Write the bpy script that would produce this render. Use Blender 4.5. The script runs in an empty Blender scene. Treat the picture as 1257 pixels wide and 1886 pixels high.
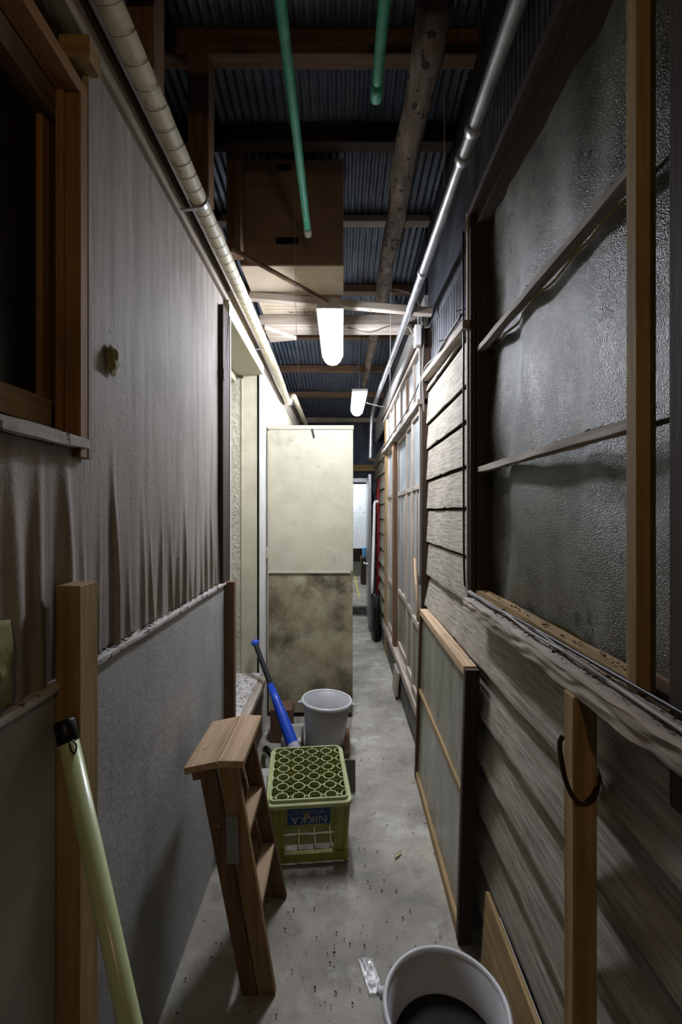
import bpy, bmesh, math, random
from mathutils import Vector, Matrix, noise
random.seed(7)
S = bpy.context.scene
COL = S.collection
R = math.radians
# ------------------------------------------------------------------ camera, exposure, light
H = 1.4          # eye height
F = 838.0        # focal length in pixels of the 1257 x 1886 frame (16 mm on a 36 mm long side)
cam = bpy.data.cameras.new('camera'); co = bpy.data.objects.new('camera', cam); COL.objects.link(co)
co.location = (0, 0, H); co.rotation_euler = (R(90), 0, 0)
cam.sensor_fit = 'VERTICAL'; cam.sensor_height = 36; cam.lens = 16.0; cam.clip_start = 0.02
S.camera = co
S.view_settings.view_transform = 'Standard'; S.view_settings.look = 'None'
S.view_settings.gamma = 1; S.view_settings.exposure = 0.08
w = bpy.data.worlds.new('world'); S.world = w; w.use_nodes = True
w.node_tree.nodes['Background'].inputs[0].default_value = (0.55, 0.62, 0.8, 1)
w.node_tree.nodes['Background'].inputs[1].default_value = 0.03
LAMP_STRENGTH = 118.0
FAR_LAMP_STRENGTH = 115.0
def lamp(name, loc, power, col, rad):
    l = bpy.data.lights.new(name, 'POINT'); l.energy = power; l.color = col; l.shadow_soft_size = rad
    o = bpy.data.objects.new(name, l); COL.objects.link(o); o.location = loc; return o
FILL_BULB_STRENGTH = 190.0      # unseen bulb behind the camera, added for warm fill
lamp('room_light', (1.25, 0.75, 1.9), 4.0, (1.0, 0.86, 0.52), 0.1)       # inside the right-hand room
lamp('end_room_light', (-0.2, 8.4, 2.3), 90, (0.9, 0.96, 1.0), 0.2)     # lit room beyond the far door

# ------------------------------------------------------------------ helpers
def P(px, py, y):            # a point read off the photo at depth y
    return Vector(((px-628.5)*y/F, y, H-(py-943)*y/F))
def srgb(h):
    if isinstance(h, str):
        h = h.lstrip('#'); c = [int(h[i:i+2], 16)/255 for i in (0, 2, 4)]
    else: c = h
    return tuple(x/12.92 if x <= .04045 else ((x+.055)/1.055)**2.4 for x in c)+(1,)
def mat(name, cols, scale=(1,1,1), ns=5, detail=6, rough=.75, bump=.15, bdist=.01, metal=0, spec=.3,
        spot=None, stain=None, rnd=0, trans=0, fine=0, emit=None, spark=0, streak=None):
    m = bpy.data.materials.new(name); m.use_nodes = True
    nt = m.node_tree; N = nt.nodes; L = nt.links; b = N['Principled BSDF']
    if emit:
        b.inputs['Emission Color'].default_value = srgb(emit[0]); b.inputs['Emission Strength'].default_value = emit[1]
    b.inputs['Roughness'].default_value = rough; b.inputs['Metallic'].default_value = metal
    b.inputs['Specular IOR Level'].default_value = spec; b.inputs['Transmission Weight'].default_value = trans
    tc = N.new('ShaderNodeTexCoord'); mp = N.new('ShaderNodeMapping'); mp.inputs['Scale'].default_value = scale
    L.new(tc.outputs['Object'], mp.inputs[0]); vec = mp.outputs[0]
    if rnd:
        oi = N.new('ShaderNodeObjectInfo'); vm = N.new('ShaderNodeVectorMath'); vm.operation = 'SCALE'
        cx = N.new('ShaderNodeCombineXYZ')
        for i in range(3): L.new(oi.outputs['Random'], cx.inputs[i])
        vm.inputs[3].default_value = 37; L.new(cx.outputs[0], vm.inputs[0])
        va = N.new('ShaderNodeVectorMath'); L.new(mp.outputs[0], va.inputs[0]); L.new(vm.outputs[0], va.inputs[1]); vec = va.outputs[0]
    n = N.new('ShaderNodeTexNoise'); n.inputs['Scale'].default_value = ns; n.inputs['Detail'].default_value = detail
    n.inputs['Roughness'].default_value = .62; L.new(vec, n.inputs['Vector'])
    cr = N.new('ShaderNodeValToRGB'); L.new(n.outputs[0], cr.inputs[0])
    k = len(cols); e = cr.color_ramp.elements
    while len(e) < k: e.new(.5)
    for i, c in enumerate(cols):
        e[i].position = .28+.44*i/max(1, k-1); e[i].color = srgb(c)
    col = cr.outputs[0]
    def blend(fac, c2, kind='MIX'):
        nonlocal col
        mx = N.new('ShaderNodeMix'); mx.data_type = 'RGBA'; mx.blend_type = kind
        L.new(fac, mx.inputs[0]); L.new(col, mx.inputs[6]); mx.inputs[7].default_value = srgb(c2); col = mx.outputs[2]
    def mask(sc, lo, hi, det=9, vecsrc=None, out=0, amt=1):
        q = N.new('ShaderNodeTexNoise'); q.inputs['Scale'].default_value = sc; q.inputs['Detail'].default_value = det
        q.inputs['Roughness'].default_value = .65
        L.new(vecsrc or tc.outputs['Object'], q.inputs['Vector'])
        r = N.new('ShaderNodeMapRange'); r.inputs[1].default_value = lo; r.inputs[2].default_value = hi; r.inputs[4].default_value = amt
        L.new(q.outputs[0], r.inputs[0]); return r.outputs[0]
    if stain:                      # (colour, scale, low, high, amount)
        for st in (stain if isinstance(stain, list) else [stain]):
            blend(mask(st[1], st[2], st[3], amt=st[4]), st[0])
    if streak:                     # (colour, mapping scale, noise scale, lo, hi, amount)
        m2 = N.new('ShaderNodeMapping'); m2.inputs['Scale'].default_value = streak[1]; L.new(tc.outputs['Object'], m2.inputs[0])
        blend(mask(streak[2], streak[3], streak[4], vecsrc=m2.outputs[0], amt=streak[5]), streak[0])
    if spot:
        blend(mask(spot[1], spot[2], spot[2]+.04, det=2, amt=.85), spot[0])
    if rnd:
        hs = N.new('ShaderNodeHueSaturation'); r = N.new('ShaderNodeMapRange')
        L.new(oi.outputs['Random'], r.inputs[0]); r.inputs[3].default_value = 1-rnd; r.inputs[4].default_value = 1+rnd
        L.new(r.outputs[0], hs.inputs['Value']); L.new(col, hs.inputs['Color']); col = hs.outputs[0]
    L.new(col, b.inputs['Base Color'])
    if bump:
        bp = N.new('ShaderNodeBump'); bp.inputs['Strength'].default_value = bump; bp.inputs['Distance'].default_value = bdist
        src = n.outputs[0]
        if fine:
            q = N.new('ShaderNodeTexNoise'); q.inputs['Scale'].default_value = fine; q.inputs['Detail'].default_value = 3
            L.new(tc.outputs['Object'], q.inputs['Vector'])
            ad = N.new('ShaderNodeMath'); ad.operation = 'ADD'; L.new(n.outputs[0], ad.inputs[0]); L.new(q.outputs[0], ad.inputs[1]); src = ad.outputs[0]
        L.new(src, bp.inputs['Height']); L.new(bp.outputs[0], b.inputs['Normal'])
    return m
def wood(name, cols, ax, **k):
    sc = {'x': (.7, 14, 14), 'y': (14, .7, 14), 'z': (14, 14, .7)}[ax]
    k.setdefault('spot', ('#2a1d14', 11, .735)); k.setdefault('stain', ('#40342a', 3.5, .5, .82, .6)); k.setdefault('rnd', .15); k.setdefault('bump', .35); k.setdefault('bdist', .004)
    return mat(name, cols, scale=sc, ns=3.2, detail=7, **k)

BROWN = ['#4c392a', '#6a523e', '#7f664f']
TAN = ['#75603f', '#957b54', '#a98e66']
GREYW = ['#756c62', '#9c9185', '#b8aea2']
DARKW = ['#2a201a', '#3b2e26', '#4b3c32']
M = {}
for a in 'xyz':
    M['brown_'+a] = wood('brown_wood_'+a, BROWN, a)
    M['tan_'+a] = wood('tan_wood_'+a, TAN, a, stain=('#4a3c2a', 3, .5, .8, .6))
    M['grey_'+a] = wood('weathered_wood_'+a, GREYW, a, stain=('#4a433b', 2.5, .48, .8, .7))
    M['dark_'+a] = wood('dark_wood_'+a, DARKW, a)
    M['pine_'+a] = wood('pine_wood_'+a, ['#8d7458', '#ab9173', '#bfa689'], a, stain=('#5f4a33', 4, .55, .8, .5), spot=('#3c2a1c', 26, .72))
    M['orange_'+a] = wood('orange_wood_'+a, ['#6a4a2e', '#89643e', '#9c774c'], a)
M['planks'] = mat('weathered_siding', ['#6e675c', '#999285', '#b5aea2'], scale=(30, 2.2, 30), ns=3.6, detail=12, rough=.82, bump=.8, bdist=.005, stain=[('#6a604c', 2.2, .48, .75, .5), ('#4a4338', 7, .6, .78, .5)], spot=('#241f19', 13, .75))
M['concrete'] = mat('floor_concrete', ['#6f6b62', '#928d82', '#aba699'], ns=3, detail=9, rough=.62, bump=.3, bdist=.006, fine=90,
                    stain=[('#56524a', 1.7, .48, .7, .85), ('#c6c4bd', 2.8, .55, .7, .7), ('#4c483e', 8, .56, .72, .6)], spot=('#2b2822', 42, .7))
M['plaster'] = mat('grey_plaster', ['#8c8c8b', '#a09f9d', '#b0afac'], ns=4, rough=.8, bump=.15, fine=60,
                   stain=[('#6a6763', 2, .5, .75, .5), ('#c4c3c0', 3, .56, .75, .6)], streak=('#605a52', (7, 7, .8), 2, .55, .75, .5))
M['sheet'] = mat('dusty_wall_sheet', ['#756c64', '#91887f', '#a39b93'], scale=(10, 10, .8), ns=3, rough=.75, bump=.12, fine=120,
                 stain=[('#5e523f', 2.2, .5, .75, .6), ('#b3adaa', 3, .6, .8, .5)], spot=('#241d16', 30, .73), streak=('#4e4232', (9, 9, .5), 2.2, .56, .7, .5))
M['cabinet'] = mat('stained_steel_paint', ['#b2ae98', '#bcb8a2', '#c6c3ae'], ns=5, rough=.55, bump=.05, spec=.4,
                   stain=[('#8f866e', 2.2, .46, .78, .7), ('#655a45', 5, .56, .80, .6), ('#8b96a0', 6, .66, .78, .6)], spot=('#54482f', 50, .72))
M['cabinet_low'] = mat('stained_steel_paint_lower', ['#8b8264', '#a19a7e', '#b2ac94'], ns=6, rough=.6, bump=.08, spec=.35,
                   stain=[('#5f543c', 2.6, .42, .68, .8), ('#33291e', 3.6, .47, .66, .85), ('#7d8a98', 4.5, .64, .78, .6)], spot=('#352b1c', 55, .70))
M['corr'] = mat('corrugated_steel', ['#424b58', '#56606e', '#6a7482'], ns=6, rough=.5, bump=.05, metal=.25, spec=.4, stain=('#3d3028', 2.2, .52, .8, .7))
M['corr_dark'] = mat('dark_corrugated_steel', ['#34363a', '#4a4d52', '#5f6268'], ns=6, rough=.55, bump=.05, metal=.3, stain=('#2c231c', 2.5, .5, .8, .6))
M['white'] = mat('white_paint', ['#c9c9c6', '#d6d6d3', '#dfdfdc'], ns=4, rough=.5, bump=.05, stain=('#a39d8c', 3, .55, .8, .4))
M['cream'] = mat('cream_paint', ['#a9a48f', '#b7b29d', '#c1bda9'], ns=4, rough=.6, bump=.06, stain=('#8a8470', 3, .5, .8, .5))
M['stucco'] = mat('rough_stucco', ['#a09c8c', '#b4b09f', '#c2beae'], ns=45, detail=3, rough=.9, bump=.9, bdist=.01, stain=('#6b6454', 3, .5, .8, .5))
M['pipe'] = mat('ivory_pipe_wrap', ['#b0a688', '#cfc6aa', '#ddd6bd'], scale=(9, 1.5, 9), ns=3, rough=.5, bump=.2, stain=('#6a5d40', 6, .55, .75, .7), spot=('#352c1c', 35, .7))
M['galv'] = mat('galvanised_pipe', ['#8a8c90', '#a4a6aa', '#bcbec2'], ns=14, rough=.35, bump=.1, metal=.75, stain=('#4c4a46', 9, .6, .72, .8))
M['green'] = mat('green_pole_plastic', ['#2e8064', '#3f9a7a', '#4eab8b'], ns=5, rough=.5, bump=.03, stain=('#3c4a3c', 7, .53, .72, .8))
M['bark'] = mat('bark', ['#41372f', '#675b50', '#8c7f73'], scale=(4, 1, 4), ns=6, detail=8, rough=.95, bump=1.0, bdist=.012, spot=('#1e1712', 26, .6))
M['cardboard'] = mat('cardboard', ['#7c6452', '#89705c', '#937a66'], scale=(1, 1, 6), ns=4, rough=.9, bump=.05, stain=('#5f4a38', 3, .5, .8, .4))
M['cardboard_pale'] = mat('pale_cardboard', ['#a99a84', '#b8aa95', '#c4b7a3'], ns=4, rough=.9, bump=.05, stain=('#85745c', 3, .5, .8, .4))
M['crate'] = mat('yellow_green_plastic', ['#6e752a', '#868d36', '#9ba343'], ns=4, rough=.42, bump=.04, spec=.5, streak=('#3d4220', (8, 8, 1), 3, .5, .72, .8), stain=('#4b4d26', 8, .58, .75, .6))
M['crate_rim'] = mat('pale_green_plastic', ['#98a070', '#adb585', '#bfc69a'], ns=6, rough=.5, bump=.04, stain=('#7d7a58', 8, .55, .75, .6))
M['blue_label'] = mat('blue_label', ['#17386c', '#1b4078', '#204a86'], ns=4, rough=.5, bump=0, stain=('#22304a', 8, .58, .7, .5))
M['label_text'] = mat('label_grey', ['#9da0a0', '#a9acac'], ns=4, rough=.6, bump=0)
M['scuff'] = mat('scuffed_tan', ['#8d7863', '#a08a72'], ns=20, rough=.9, bump=.2)
M['bucket'] = mat('grey_bucket_plastic', ['#a0a1a2', '#adaeaf', '#b7b8b9'], ns=3, rough=.42, bump=.02, spec=.45, stain=('#8e8c8a', 5, .55, .8, .4))
M['rim'] = mat('bucket_rim_plastic', ['#c3c4c6', '#cfd0d2'], ns=3, rough=.35, bump=.02, spec=.5)
M['dirt'] = mat('dark_muck', ['#17130f', '#241e18', '#33291f'], ns=9, rough=.7, bump=.6, bdist=.02)
M['bat'] = mat('blue_bat_paint', ['#1c44b4', '#2150c4', '#265ad0'], ns=4, rough=.3, bump=.02, spec=.6, spot=('#d2cfd2', 11, .66))
M['bat_worn'] = mat('worn_bat_paint', ['#9d9cb8', '#b7b6c6', '#4a66b8'], ns=14, rough=.5, bump=.1)
M['grip'] = mat('black_grip', ['#121214', '#1c1c20'], ns=8, rough=.6, bump=.2, fine=180)
M['grip_dot'] = mat('grip_dot_grey', ['#8f8f94', '#a0a0a6'], rough=.5, bump=0)
M['lime'] = mat('pale_green_enamel', ['#b4c48c', '#c2d19c', '#cbd9a6'], ns=3, rough=.28, bump=.02, spec=.6, stain=('#9aa878', 5, .55, .8, .5))
M['black'] = mat('black_rubber', ['#0d0d0e', '#161617'], ns=5, rough=.4, bump=.05)
M['cable_grey'] = mat('grey_cable', ['#55534f', '#6b6864'], ns=8, rough=.6, bump=.05)
M['cable_pale'] = mat('pale_cable', ['#8f8b84', '#a5a19a'], ns=8, rough=.6, bump=.05)
M['red'] = mat('red_paint', ['#7a1c1c', '#93282a'], ns=6, rough=.5, bump=.05)
M['alu'] = mat('aluminium', ['#8c9094', '#9ea2a6'], scale=(1, 1, .2), ns=6, rough=.35, metal=.7, bump=.05, stain=('#66686a', 4, .5, .8, .4))
M['plate'] = mat('zinc_plate', ['#858f8d', '#9aa5a3'], ns=9, rough=.45, metal=.5, bump=.05)
M['rust'] = mat('rusty_metal', ['#2a1c14', '#3f2a1d'], ns=9, rough=.9, bump=.3)
M['foam'] = mat('yellowed_foam', ['#4e4a30', '#8a8460', '#b0aa88'], ns=24, rough=.85, bump=.8, bdist=.01)
M['crust'] = mat('crusted_pale_wood', ['#4a4424', '#8a8658', '#b0ac84'], ns=9, rough=.9, bump=.8, bdist=.012, stain=('#231a0e', 12, .52, .62, .8))
M['interior'] = mat('dark_interior', ['#1b1712', '#262018'], ns=3, rough=.9, bump=0)
M['roomwall'] = mat('room_wall', ['#a39b80', '#b3ab90'], ns=3, rough=.9, bump=0)
M['speckle'] = mat('perforated_white', ['#cfd2d6', '#e2e4e8'], ns=3, rough=.7, bump=.1, spot=('#7e848c', 30, .62))
M['yellow'] = mat('yellow_line', ['#b7ae4a', '#c8bf5a'], ns=8, rough=.7, bump=0)
M['bluep'] = mat('light_blue_plastic', ['#4f93c4', '#69a9d6'], ns=5, rough=.4, bump=0)
M['grime_ledge'] = mat('gritty_ledge', ['#8e8a86', '#b6b2ae', '#cac7c4'], ns=16, rough=.9, bump=.5, bdist=.005, spot=('#2e2822', 40, .6))
M['chips'] = mat('dead_leaf_bits', ['#2a2018', '#41332a'], ns=9, rough=.9, bump=.2, rnd=.3)
M['leaf'] = mat('dry_leaf', ['#9b8c66', '#b8a982'], ns=12, rough=.7, bump=.2)
M['curb'] = mat('dark_dirty_curb', ['#3c3a37', '#55524d', '#6b6862'], ns=8, rough=.9, bump=.5, bdist=.01)
M['stone'] = mat('pale_block', ['#918e89', '#aeaba5', '#bfbcb6'], ns=10, rough=.85, bump=.3, fine=70, stain=('#7a6a60', 5, .58, .8, .5))
M['glow'] = mat('lamp_diffuser', ['#ffffff', '#ffffff'], rough=.4, bump=0, emit=('#eff3ff', LAMP_STRENGTH))
M['glow2'] = mat('far_lamp_diffuser', ['#ffffff', '#ffffff'], rough=.4, bump=0, emit=('#eff3ff', FAR_LAMP_STRENGTH))
M['bulb'] = mat('fill_bulb_glass', ['#fff0d0', '#fff0d0'], rough=.2, bump=0, emit=('#ffd49a', FILL_BULB_STRENGTH))

def glassy(name, tint, dirty, amount, bump, fine, rough=.25, big=0):
    """old figured glass: a grimy diffuse film over rough see-through glass"""
    m = bpy.data.materials.new(name); m.use_nodes = True
    nt = m.node_tree; N = nt.nodes; L = nt.links; b = N['Principled BSDF']; out = N['Material Output']
    b.inputs['Base Color'].default_value = srgb(tint); b.inputs['Roughness'].default_value = rough
    b.inputs['Transmission Weight'].default_value = .85; b.inputs['IOR'].default_value = 1.12
    tc = N.new('ShaderNodeTexCoord')
    q = N.new('ShaderNodeTexNoise'); q.inputs['Scale'].default_value = fine; q.inputs['Detail'].default_value = 2; L.new(tc.outputs['Object'], q.inputs['Vector'])
    bp = N.new('ShaderNodeBump'); bp.inputs['Strength'].default_value = bump; bp.inputs['Distance'].default_value = .004
    L.new(q.outputs[0], bp.inputs['Height']); L.new(bp.outputs[0], b.inputs['Normal'])
    d = N.new('ShaderNodeBsdfPrincipled'); d.inputs['Roughness'].default_value = .30; d.inputs['Specular IOR Level'].default_value = .22
    n = N.new('ShaderNodeTexNoise'); n.inputs['Scale'].default_value = 3.2; n.inputs['Detail'].default_value = 9; n.inputs['Roughness'].default_value = .68; L.new(tc.outputs['Object'], n.inputs['Vector'])
    cr = N.new('ShaderNodeValToRGB'); e = cr.color_ramp.elements
    e[0].position = .32; e[0].color = srgb(dirty[0]); e[1].position = .68; e[1].color = srgb(dirty[1]); L.new(n.outputs[0], cr.inputs[0])
    n3 = N.new('ShaderNodeTexNoise'); n3.inputs['Scale'].default_value = 16; n3.inputs['Detail'].default_value = 4; L.new(tc.outputs['Object'], n3.inputs['Vector'])
    r3 = N.new('ShaderNodeMapRange'); r3.inputs[1].default_value = .62; r3.inputs[2].default_value = .7; L.new(n3.outputs[0], r3.inputs[0])
    mx = N.new('ShaderNodeMix'); mx.data_type = 'RGBA'; L.new(r3.outputs[0], mx.inputs[0]); L.new(cr.outputs[0], mx.inputs[6]); mx.inputs[7].default_value = srgb(dirty[2])
    L.new(mx.outputs[2], d.inputs['Base Color']); L.new(bp.outputs[0], d.inputs['Normal'])
    ms = N.new('ShaderNodeMixShader'); ms.inputs[0].default_value = amount
    L.new(b.outputs[0], ms.inputs[1]); L.new(d.outputs[0], ms.inputs[2]); L.new(ms.outputs[0], out.inputs['Surface'])
    return m
M['figured'] = glassy('figured_glass', '#9aa596', ('#2c2b20', '#69675a', '#201e16'), .84, 1.0, 360)
M['figured_warm'] = glassy('figured_glass_clean', '#c8ccb0', ('#77785f', '#98997c', '#5c5c48'), .55, .9, 190)
M['frost'] = glassy('frosted_door_glass', '#c2ccd2', ('#8d9496', '#a9b0b4', '#7c8082'), .8, .2, 60)
M['panel_glass'] = glassy('streaked_frosted_pane', '#8a8e80', ('#67685c', '#8d8d80', '#4a4a40'), .93, .15, 60)
M['panel_glass'].node_tree.nodes  # grime streaks run down the pane
for nd in [n for n in M['panel_glass'].node_tree.nodes if n.type == 'TEX_NOISE' and abs(n.inputs['Scale'].default_value-3.2) < .01]:
    nt = M['panel_glass'].node_tree; mp = nt.nodes.new('ShaderNodeMapping'); mp.inputs['Scale'].default_value = (3, 3, .35)
    tcn = [n for n in nt.nodes if n.type == 'TEX_COORD'][0]
    nt.links.new(tcn.outputs['Object'], mp.inputs[0]); nt.links.new(mp.outputs[0], nd.inputs['Vector'])
M['dark_glass'] = glassy('dark_window_glass', '#3a3a34', ('#1c1b16', '#2a2922', '#14130f'), .8, .1, 40)

ORG = {}
def new_bm(): return bmesh.new()
def link(o): COL.objects.link(o)
def props(o, label=None, cat=None, group=None, kind=None):
    if label: o['label'] = label
    if cat: o['category'] = cat
    if group: o['group'] = group
    if kind: o['kind'] = kind
def obj(name, bm, m, parent=None, label=None, cat=None, group=None, kind=None, bevel=0, smooth=False, solid=0):
    """link a world-space bmesh as ONE object; top-level ones get their origin at the base"""
    if isinstance(bm, bmesh.types.BMesh) is False: raise TypeError
    bmesh.ops.recalc_face_normals(bm, faces=bm.faces)
    me = bpy.data.meshes.new(name)
    if parent is not None: org = ORG[parent.name]
    else:
        vs = [v.co for v in bm.verts]
        org = Vector(((min(v.x for v in vs)+max(v.x for v in vs))/2, (min(v.y for v in vs)+max(v.y for v in vs))/2, min(v.z for v in vs)))
        if kind == 'structure': org = Vector((0, 0, 0))
    bmesh.ops.translate(bm, verts=bm.verts, vec=-org)
    if smooth:
        for f in bm.faces: f.smooth = True
    bm.to_mesh(me); bm.free()
    o = bpy.data.objects.new(name, me); link(o); me.materials.append(M[m] if isinstance(m, str) else m)
    if parent is not None: o.parent = parent
    else: o.location = org
    ORG[o.name] = org
    props(o, label, cat, group, kind)
    if bevel:
        b = o.modifiers.new('bevel', 'BEVEL'); b.width = bevel; b.segments = 2; b.limit_method = 'ANGLE'; b.angle_limit = R(50)
    if solid:
        s = o.modifiers.new('solid', 'SOLIDIFY'); s.thickness = solid; s.offset = 0
    return o
def thing(name, loc, label=None, cat=None, group=None, kind=None):
    o = bpy.data.objects.new(name, None); link(o); o.location = loc; o.empty_display_size = .1
    ORG[o.name] = Vector(loc); props(o, label, cat, group, kind); return o
def box(x0, x1, y0, y1, z0, z1, bm=None):
    bm = bm or new_bm()
    v = [bm.verts.new((x, y, z)) for z in (z0, z1) for y in (y0, y1) for x in (x0, x1)]
    for f in ((0,1,3,2), (4,6,7,5), (0,4,5,1), (2,3,7,6), (0,2,6,4), (1,5,7,3)): bm.faces.new([v[i] for i in f])
    return bm
def bar(p0, p1, w, h, up=(0,0,1), bm=None):
    """rectangular bar from p0 to p1; w across, h along up"""
    bm = bm or new_bm(); p0 = Vector(p0); p1 = Vector(p1); d = (p1-p0).normalized()
    s = d.cross(Vector(up)).normalized(); u = s.cross(d)
    v = [bm.verts.new(p+s*a*w/2+u*b*h/2) for p in (p0, p1) for a, b in ((-1,-1), (1,-1), (1,1), (-1,1))]
    for f in ((0,1,2,3), (7,6,5,4), (0,4,5,1), (1,5,6,2), (2,6,7,3), (3,7,4,0)): bm.faces.new([v[i] for i in f])
    return bm
def tube(pts, r, seg=12, bm=None, jit=0, caps=True):
    bm = bm or new_bm(); pts = [Vector(p) for p in pts]; n = len(pts); rings = []; s = None
    for i, p in enumerate(pts):
        d = (pts[min(i+1, n-1)]-pts[max(i-1, 0)]).normalized()
        if s is None:
            s = d.orthogonal().normalized()
        else:
            s = (s-d*s.dot(d)).normalized()
        u = d.cross(s); rr = r[i] if isinstance(r, (list, tuple)) else r
        rings.append([bm.verts.new(p+(s*math.cos(a)+u*math.sin(a))*rr*(1+jit*(noise.noise(Vector((p.x*20, p.y*9, a*2)))))) for a in [2*math.pi*k/seg for k in range(seg)]])
    for a, b in zip(rings, rings[1:]):
        for k in range(seg): bm.faces.new((a[k], a[(k+1) % seg], b[(k+1) % seg], b[k]))
    if caps:
        bm.faces.new(rings[0][::-1]); bm.faces.new(rings[-1])
    return bm
def curve(pts, n=8):
    """Catmull-Rom through the points"""
    p = [Vector(q) for q in pts]; p = [2*p[0]-p[1]]+p+[2*p[-1]-p[-2]]; out = []
    for i in range(1, len(p)-2):
        for k in range(n):
            t = k/n; a, b, c, d = p[i-1:i+3]
            out.append(.5*((2*b)+(c-a)*t+(2*a-5*b+4*c-d)*t*t+(3*b-a-3*c+d)*t**3))
    out.append(p[-2]); return out
def lathe(prof, T, seg=40, bm=None):
    """profile of (radius, height) turned about local z, placed by matrix T"""
    bm = bm or new_bm(); rings = []
    for r, z in prof:
        if r < 1e-5: rings.append([bm.verts.new(T @ Vector((0, 0, z)))])
        else: rings.append([bm.verts.new(T @ Vector((r*math.cos(2*math.pi*k/seg), r*math.sin(2*math.pi*k/seg), z))) for k in range(seg)])
    for a, b in zip(rings, rings[1:]):
        for k in range(seg):
            k2 = (k+1) % seg
            if len(a) == 1 and len(b) == 1: continue
            if len(a) == 1: bm.faces.new((a[0], b[k2], b[k]))
            elif len(b) == 1: bm.faces.new((a[k], a[k2], b[0]))
            else: bm.faces.new((a[k], a[k2], b[k2], b[k]))
    return bm
def axisM(p0, p1):
    d = (Vector(p1)-Vector(p0)).normalized()
    return Matrix.Translation(p0) @ d.to_track_quat('Z', 'Y').to_matrix().to_4x4()
def grid(nu, nv, fn, bm=None):
    bm = bm or new_bm(); g = [[bm.verts.new(fn(i/nu, j/nv)) for j in range(nv+1)] for i in range(nu+1)]
    for i in range(nu):
        for j in range(nv): bm.faces.new((g[i][j], g[i+1][j], g[i+1][j+1], g[i][j+1]))
    return bm
def rough_bar(x0, x1, y0, y1, z0, z1, amp, nu=60, nv=5, fq=18):
    """long weathered timber along y with a gnawed surface"""
    bm = new_bm(); rings = []
    cs = []
    for t in range(nv): cs.append((x0+(x1-x0)*t/nv, z0))
    for t in range(nv): cs.append((x1, z0+(z1-z0)*t/nv))
    for t in range(nv): cs.append((x1-(x1-x0)*t/nv, z1))
    for t in range(nv): cs.append((x0, z1-(z1-z0)*t/nv))
    for i in range(nu+1):
        y = y0+(y1-y0)*i/nu; ring = []
        for (x, z) in cs:
            q = Vector((x*fq*2.5, y*fq*.5, z*fq*2.5))
            ring.append(bm.verts.new((x+amp*noise.noise(q), y, z+amp*noise.noise(q+Vector((9, 3, 1))))))
        rings.append(ring)
    n = len(cs)
    for a, b in zip(rings, rings[1:]):
        for k in range(n): bm.faces.new((a[k], a[(k+1) % n], b[(k+1) % n], b[k]))
    bm.faces.new(rings[0][::-1]); bm.faces.new(rings[-1]); return bm
def add_text(name, s, size, T, m, parent, extr=.0008):
    cu = bpy.data.curves.new('txt', 'FONT'); cu.body = s; cu.size = size; cu.extrude = extr; cu.align_x = 'CENTER'; cu.align_y = 'CENTER'; cu.resolution_u = 3
    t = bpy.data.objects.new('txt', cu); link(t); dg = bpy.context.evaluated_depsgraph_get(); dg.update()
    me = bpy.data.meshes.new_from_object(t.evaluated_get(dg)); bm = new_bm(); bm.from_mesh(me)
    bpy.data.objects.remove(t); bm.transform(T); return obj(name, bm, m, parent)
def struct(name, bm, m, parent=None, **k): return obj(name, bm, m, parent, kind=None if parent else 'structure', **k)

# ------------------------------------------------------------------ the setting
def fl(u, v):
    x = -1.0+1.9*u; y = -1.2+7.5*v
    return (x, y, .006*noise.noise(Vector((x*3, y*2, 0)))-.002)
struct('floor', grid(50, 160, fl), 'concrete', smooth=True)
# far room floor one step up
b = box(-1.5, 2.0, 6.3, 12, -.05, .1); struct('trim_1', b, 'concrete')
# left wall: plaster wainscot, sheet wall, doorway, far wall
b = box(-1.0, -.50, -1.2, 2.0, -.02, 1.09); struct('wall_left', b, 'plaster', bevel=.004)
b = box(-1.0, -.535, -1.2, .2, 1.09, 2.33)
box(-1.0, -.535, .905, 2.0, 1.09, 2.34, b); box(-1.0, -.535, .2, .905, 1.09, 1.50, b); box(-1.0, -.535, .2, .905, 2.225, 2.34, b)
box(-1.0, -.70, .2, .905, 1.5, 2.26, b)
struct('wall_left_core', b, 'dark_z')
folds = []
y = .42
while y < 1.93:
    zt = random.uniform(1.28, 1.58)
    am = random.uniform(.004, .009)*(1.0 if not .92 < y < 1.05 else .5)
    if abs(y-1.04) < .04: zt = 1.58; am = .010
    if y > 1.25: zt = random.uniform(1.32, 1.52)
    if y < .9: am *= 1.6; zt = 1.6
    folds.append((y, zt, random.uniform(.006, .011)*(1.5 if y < .9 else 1), am)); y += random.uniform(.052, .078)
def sheet_x(y, z):
    x = 0
    for yc, zt, wd, am in folds:
        t = max(0, min(1, (zt-z)/.34)); t = t*t*(3-2*t)
        d = (y-yc-.006*math.sin(z*9+yc*40)); x += am*t*(math.exp(-(d/wd)**2)-.35*math.exp(-((d+wd*2)/(wd*1.6))**2))
    return -.513+x+.003*noise.noise(Vector((y*3, z*3, 2)))
bm = grid(330, 34, lambda u, v: (sheet_x(.905+1.09*u, 1.09+.46*v), .905+1.09*u, 1.09+.46*v))
grid(60, 10, lambda u, v: (sheet_x(.905+1.09*u, 1.55+.80*v), .905+1.09*u, 1.55+.80*v), bm)
grid(170, 16, lambda u, v: (sheet_x(.15+.755*u, 1.09+.43*v), .15+.755*u, 1.09+.43*v), bm)
struct('wall_left_sheet', bm, 'sheet', smooth=True)
struct('trim_2', rough_bar(-.52, -.492, -.2, 1.985, 1.088, 1.100, .002, nu=160), 'grime_ledge', smooth=True)   # ledge on the wainscot
struct('trim_3', box(-.54, -.497, -.4, 6.2, 2.325, 2.52), 'grey_y', bevel=.003)     # fascia under the eaves
struct('trim_4', box(-.54, -.487, -.4, 2.0, 2.37, 2.385), 'dark_y')
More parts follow.
